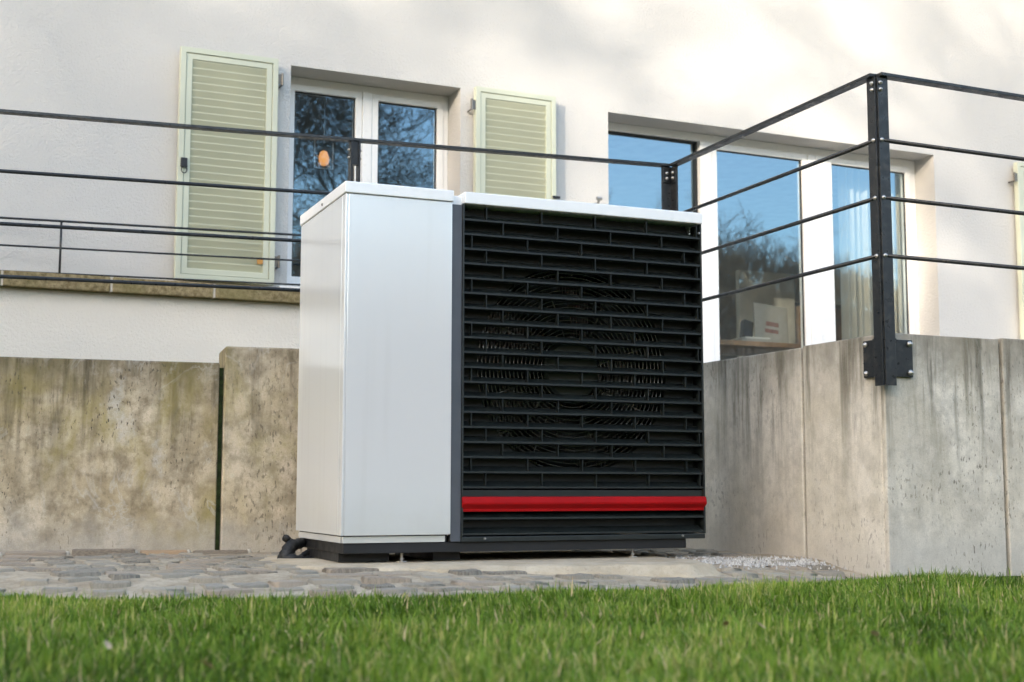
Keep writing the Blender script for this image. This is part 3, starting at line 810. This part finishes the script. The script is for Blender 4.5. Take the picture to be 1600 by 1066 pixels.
bar('cheek', GB, 1.3925, 1.399, .001, .0745, .136, 1.3035, .001)
b = MB(); b.tube([(-.001, .30, hz(1.3225)), (-.007, .30, hz(1.3225))], .005, 8); b.build('lid_screw', M['latch_black'], lid)
for x_, z_ in ((.515, .128), (1.30, .128), (1.387, 1.268)):
    b = MB(); b.tube([(x_, .003, hz(z_)), (x_, -.004, hz(z_))], [.005, .0035], 8); b.build('screw', Zn, HP)
# levelling feet
fb = MB(); fb.tube([(0,0,0),(0,0,.004)], .020, 14); fb.tube([(0,0,.004),(0,0,.035)], .0045, 8); fb.tube([(0,0,.008),(0,0,.014)], .009, 6)
fm = fb.mesh('foot'); fm.materials.append(Zn)
for fx, fy in ((.232,.06),(1.121,.06),(.232,T-.09),(1.121,T-.09)):
    o = link('foot', fm, None, HP); o.location = (fx, fy, 0)
for x0_, x1_ in ((.02,.20),(.36,.46)): bar('base_block', M['black_metal'], x0_, x1_, .10, T-.1, .0515, .0822, 0)
# grille: shelf slats with staggered dividers
GX0, GX1 = .435, 1.392; PIT = .05245; Z0 = 1.2491
sd_ = MB().prism([(0,0),(0,-.0062),(.030,-.0100),(.046,.0165),(.043,.0185),(.007,.0006)], 'x', GX0, GX1).mesh('slat'); sd_.materials.append(GB)
for k in range(19):
    o = link('slat', sd_, None, HP); o.location = (0, .004, hz(Z0-PIT*k+.0025))
for zz in (.1974, .1437):
    o = link('slat', sd_, None, HP); o.location = (0, .004, hz(zz+.0025))
dm = MB().prism([(.001,.0),(.022,.001),(.022,PIT-.0075),(.001,PIT-.0062)], 'x', -.0013, .0013).mesh('divider'); dm.materials.append(GB)
offs = (.520, .5836, .4645)
for k in range(19):
    x_ = offs[k % 3]
    while x_ < GX1-.01:
        if x_ > GX0+.02:
            o = link('divider', dm, None, HP); o.location = (x_, .004, hz(Z0-PIT*k+.0024))
        x_ += .2150
# red bar with three facets
MB().prism([(.012,.0),(.012,.052),(-.004,.050),(-.010,.031),(-.009,.025),(.006,.010),(.006,0)][::-1], 'x', GX0-.006, GX1+.006).build('red_bar', M['red_paint'], HP, bevel=.0012).location = (0, -.002, hz(.2205))
bar('red_bar_seat', GB, GX0, GX1, .012, .05, .2205, .295, .001)
# back plate with round fan opening
FX, FZ, FR = .892, .735, .385
bm = bmesh.new(); n = 72; yb = .072
outer = []; inner = []
hw = (GX0-.002, GX1+.002, .136, 1.303)
for i in range(n):
    a = 2*math.pi*i/n; ca, sa = math.cos(a), math.sin(a)
    inner.append((FX+FR*ca, FZ+FR*sa))
    tx = ((hw[1]-FX) if ca > 0 else (hw[0]-FX))/ca if abs(ca) > 1e-6 else 1e9
    tz = ((hw[3]-FZ) if sa > 0 else (hw[2]-FZ))/sa if abs(sa) > 1e-6 else 1e9
    t_ = min(tx, tz); outer.append((FX+t_*ca, FZ+t_*sa))
vo = [bm.verts.new((x, yb, hz(z))) for x, z in outer]; vi = [bm.verts.new((x, yb, hz(z))) for x, z in inner]
vr = [bm.verts.new((FX+(x-FX)*.985, yb+.05, hz(FZ+(z-FZ)*.985))) for x, z in inner]
for i in range(n):
    j = (i+1) % n
    bm.faces.new((vo[i], vo[j], vi[j], vi[i])); bm.faces.new((vi[i], vi[j], vr[j], vr[i])).smooth = True
me = bpy.data.meshes.new('baffle_plate'); bm.to_mesh(me); bm.free(); baf = link('baffle_plate', me, M['baffle_black'], HP)
# horizontal ribs pressed into the baffle
for k in range(19):
    for dzz in (.018, .034):
        z_ = Z0-PIT*k+dzz; h_ = abs(z_-FZ)
        for xa, xb in (([(GX0, GX1)] if h_ > FR+.004 else [(GX0, FX-math.sqrt((FR+.006)**2-h_**2)), (FX+math.sqrt((FR+.006)**2-h_**2), GX1)])):
            if xb-xa > .03 and z_ < 1.29: bar('rib', M['baffle_black'], xa, xb, yb-.003, yb-.0005, z_, z_+.004, 0, baf)
# wire guard: rings and slanting spokes
gd = MB()
for r_ in np.linspace(.122, .376, 17):
    gd.tube([(FX+r_*math.cos(a), yb+.012+.010*(1-(r_/.38)**2), hz(FZ+r_*math.sin(a))) for a in np.linspace(0, 2*math.pi, 49)], .0022, 5, False)
for i in range(8):
    a = 2*math.pi*i/8+.2
    gd.tube([(FX+.11*math.cos(a), yb+.024, hz(FZ+.11*math.sin(a))), (FX+.378*math.cos(a+.12), yb+.014, hz(FZ+.378*math.sin(a+.12)))], .003, 5)
gd.build('fan_guard', M['wire_black'], HP, smooth=True, kind='stuff')
# evaporator fins seen through the fan
fn = MB()
for i in range(64):
    x_ = FX-.37+i*.0117
    fn.box(x_, x_+.0022, yb+.16, yb+.22, hz(FZ-.38), hz(FZ+.38))
fn.build('fins', M['wire_black'], HP, kind='stuff')
b = MB(); hubp = [(0,.112),(-.012,.108),(-.02,.09),(-.022,0.001)]
b.tube([(FX, yb+.10, hz(FZ)), (FX, yb+.022, hz(FZ)), (FX, yb+.014, hz(FZ)), (FX, yb+.012, hz(FZ))], [.112, .112, .100, .03], 40)
hub = b.build('fan_hub', M['hub_grey'], HP, smooth=False)
for i in range(5):
    a0 = 2*math.pi*i/5 + .5; bm = bmesh.new(); rws = []
    for s in np.linspace(0, 1, 8):
        r_ = .105+.255*s; sweep = a0 + .35*s*s; half = .23+.10*s; rw = []
        for q in np.linspace(-1, 1, 7):
            a = sweep + q*half*(1-.15*s); rw.append(bm.verts.new((FX+r_*math.cos(a), yb+.075 + .035*q + .006*math.sin(q*3), hz(FZ+r_*math.sin(a)))))
        rws.append(rw)
    for i2 in range(7):
        for j2 in range(6): bm.faces.new((rws[i2][j2], rws[i2+1][j2], rws[i2+1][j2+1], rws[i2][j2+1])).smooth = True
    me = bpy.data.meshes.new('fan_blade'); bm.to_mesh(me); bm.free(); o = link('fan_blade', me, M['fan_black'], hub)
    md = o.modifiers.new('s', 'SOLIDIFY'); md.thickness = .004
# loose cable behind the guard, its highlights put in as a pale colour
b = MB(); b.tube([(.60,yb+.03,hz(.49)), (.64,yb+.02,hz(.51)), (.70,yb+.03,hz(.52)), (.735,yb+.02,hz(.57)), (.765,yb+.03,hz(.615)), (.82,yb+.02,hz(.635)), (.88,yb+.03,hz(.645)), (.91,yb+.04,hz(.665))], .0042, 7)
b.build('cable', M['pale_tube'], HP, smooth=True)

# black hoses at the back left corner of the heat pump
hs = empty('hose', (1.32, 4.86, .03), 'black insulated hoses lying at the left rear corner of the heat pump', 'hose')
def lump(pts, rads, name):
    b = MB(); P = []; Rr = []
    for (p, q, ra, rb) in zip(pts, pts[1:], rads, rads[1:]):
        for s in np.linspace(0, 1, 6)[:-1]:
            P.append(Vector(p).lerp(Vector(q), s)); Rr.append((ra+(rb-ra)*s)*(1+.10*math.sin(len(P)*2.1)))
    P.append(Vector(pts[-1])); Rr.append(rads[-1])
    b.tube(P, Rr, 10); return b.build(name, M['rubber'], hs, smooth=True)
lump([(.12,.12,.075),(.04,.02,.070),(-.012,-.015,.060),(-.030,-.035,.030),(-.034,-.045,.012)], [.014,.018,.024,.026,.020], 'elbow')
lump([(-.050,-.02,.018),(-.02,-.06,.016),(.03,-.065,.012),(.07,-.05,.014),(.12,-.04,.008)], [.016,.020,.013,.016,.007], 'pipe_end')
lump([(.0,.02,.075),(-.022,.01,.088),(-.020,-.012,.092)], [.012,.014,.008], 'valve')
lump([(.02,-.04,.020),(.05,-.02,.035),(.09,.0,.022),(.13,.02,.012)], [.010,.012,.011,.008], 'cable')

# ------------------------------------------------------------------ fallen leaves on the lawn
def leaf(x, y, s, rz, mat, label):
    b = bmesh.new(); P = [(0,-.5,0),(.22,-.2,.06),(.26,.12,.09),(.10,.4,.05),(0,.55,.10),(-.12,.38,.07),(-.27,.08,.10),(-.2,-.22,.05)]
    vs_ = [b.verts.new((p[0]*s, p[1]*s, p[2]*s)) for p in P]; c_ = b.verts.new((0,0,-.02*s))
    for i in range(8): b.faces.new((vs_[i], vs_[(i+1) % 8], c_))
    me = bpy.data.meshes.new('fallen_leaf'); b.to_mesh(me); b.free()
    o = link('fallen_leaf', me, M[mat], label=label, cat='leaf', group='fallen leaves on the lawn')
    o.location = (x, y, .052); o.rotation_euler = (R(25), R(15), rz)
leaf(1.446, 2.088, .030, .5, 'leaf_pale', 'pale curled leaf on the lawn below the right part of the grille')
leaf(1.537, 1.879, .026, 2.1, 'leaf_pale', 'pale leaf on the lawn below the railing corner post')
leaf(.407, 1.942, .030, 1.1, 'leaf_brown', 'brown leaf low on the lawn left of the silver cabinet')
leaf(.312, 2.241, .026, .2, 'leaf_pale', 'pale leaf on the lawn below the stained retaining wall')
leaf(1.40, 2.13, .024, 2.6, 'leaf_brown', 'dark brown leaf beside the pale curled leaf')

# ------------------------------------------------------------------ trees and hill behind the viewer (reflected in the panes, shading the wall)
def bare_tree_mesh(seed, H, spread=1.0, depth=6, twig=.006, thick=.018):
    r = random.Random(seed); tv, tf, cv, cf = [], [], [], []
    def seg(V, F, p, q, ra, rb, n):
        d = (q-p).normalized(); u_ = d.orthogonal().normalized(); w_ = d.cross(u_); k = len(V)
        for (c, rr) in ((p, ra), (q, rb)):
            for i in range(n):
                t_ = 2*math.pi*i/n; V.append(tuple(c + (u_*math.cos(t_) + w_*math.sin(t_))*rr))
        for i in range(n):
            j = (i+1) % n; F.append((k+i, k+j, k+n+j, k+n+i))
    def grow(p, d, L, rad, lev):
        n = 3 if lev < depth-1 else 2; cur = p
        for i in range(n):
            d = (d + Vector((r.gauss(0,.13), r.gauss(0,.13), r.gauss(.03,.09)))).normalized()
            q = cur + d*(L/n); r2 = max(twig*.6, rad*(1-.28*(i+1)/n))
            r1 = max(twig*.6, rad*(1-.28*i/n))
            seg(tv if lev <= 1 else cv, tf if lev <= 1 else cf, cur, q, r1, r2, 7 if lev <= 1 else (4 if lev == 2 else 3))
            cur = q
            if lev < depth and (i > 0 or lev > 0):
                for _ in range(2 if lev > 0 else 1 + (i > 0)*2):
                    ax = Vector((r.gauss(0,1), r.gauss(0,1), r.gauss(0,.5))).normalized()
                    nd = (d*r.uniform(.55,1.0) + ax*r.uniform(.55,.95)*spread + Vector((0,0,.10))).normalized()
                    grow(cur, nd, L*r.uniform(.52,.76), r2*r.uniform(.45,.62), lev+1)
    grow(Vector((0,0,0)), Vector((0,0,1)), H*.42, H*thick, 0)
    out = []
    for nm, V, F in (('trunk', tv, tf), ('crown', cv, cf)):
        me = bpy.data.meshes.new(nm); me.from_pydata(V, [], F); me.materials.append(M['bark']); out.append(me)
    return out
BT = [bare_tree_mesh(11, 9.5, 1.0, 5, .014), bare_tree_mesh(23, 9.0, 1.1, 5, .014), bare_tree_mesh(37, 8.0, 1.25, 5, .0055, .006)]
def bare_tree(x, y, s, rz, k, label, zs=1.0):
    e = empty('bare_tree', (x, y, 0), label, 'tree', 'bare trees behind the viewer', rz); e.scale = (s, s, s*zs)
    for nm, me in zip(('trunk', 'crown'), BT[k]): link(nm, me, None, e)
bare_tree(6.6, -8.5, 1.0, 0, 2, 'bare tree reflected in the left sash of the two-sash window', 1.5)
bare_tree(8.6, -9.5, 1.0, 1.3, 2, 'bare tree reflected in the right sash of the two-sash window', 1.55)
def sunpos(dist, side, ax=3.5, ay=7.6):                                # place by distance towards the sun
    s = Vector((SD.x, SD.y, 0)).normalized(); w = Vector((-s.y, s.x, 0)); p = Vector((ax, ay, 0)) + s*dist + w*side
    return p.x, p.y
for i in range(10):
    x_, y_ = sunpos(34 + (i % 3)*4, -16.5 + i*3.7)
    bare_tree(x_, y_, 1.79+.15*math.sin(i*2.1), i*1.7, i % 2, 'tall bare tree of the row behind the viewer on the left', 1.0)

# wooded hill all along the back
bm = bmesh.new(); nx, ny = 80, 10; g = []
for i in range(nx+1):
    a = R(100) + R(165)*i/nx                                           # clockwise from +Y
    row = []
    for j in range(ny+1):
        d = 62 + j*13; hgt = (1-(1-j/ny)**2)*(27 + 4*math.sin(a*5) + 2.5*math.sin(a*13))
        x_, y_ = d*math.sin(a), d*math.cos(a); hgt += 1.6*noise.noise((x_*.08, y_*.08, 0))*(j/ny)
        row.append(bm.verts.new((x_, y_, max(-.2, hgt-.3))))
    g.append(row)
for i in range(nx):
    for j in range(ny): bm.faces.new((g[i][j], g[i+1][j], g[i+1][j+1], g[i][j+1])).smooth = True
me = bpy.data.meshes.new('hill'); bm.to_mesh(me); bm.free(); link('hill', me, M['wood_far'], kind='structure')
wd = MB(); rw = random.Random(9)
def hill_z(a, d):
    j = (d-62)/13; return max(0, (1-(1-j/10)**2)*(27 + 4*math.sin(a*5) + 2.5*math.sin(a*13))-.5)
for i in range(1500):
    if i < 1050: a = R(118) + R(50)*rw.random()
    else: a = R(102) + R(160)*rw.random()
    d = rw.uniform(64, 190)**1.0; x_, y_ = d*math.sin(a), d*math.cos(a); z_ = hill_z(a, d)
    H_ = rw.uniform(3.0, 5.5)*(1.7 if rw.random() < .05 else 1); base = Vector((x_, y_, z_))
    wd.tube([base, base+Vector((rw.gauss(0,.3), rw.gauss(0,.3), H_))], [.10, .03], 3, False)
    for q in range(13):
        h0 = rw.uniform(.2, .95)*H_; p = base + Vector((0,0,h0)); dd = Vector((rw.gauss(0,1), rw.gauss(0,1), rw.uniform(.3,1.6))).normalized()
        e_ = p + dd*H_*rw.uniform(.2,.42); wd.tube([p, e_], [.035, .016], 3, False)
        for q2 in range(4):
            f_ = e_ + (dd + Vector((rw.gauss(0,.7), rw.gauss(0,.7), rw.gauss(.1,.5)))).normalized()*H_*.17
            wd.tube([p.lerp(e_, .3+.23*q2), f_], [.022, .014], 3, False)
me = bpy.data.meshes.new('far_wood'); me.from_pydata([tuple(p) for p in wd.v], [], wd.f); 
link('far_wood', me, M['wood_bark'], label='bare brown wood on the hill reflected in the wide window', cat='wood', kind='stuff')
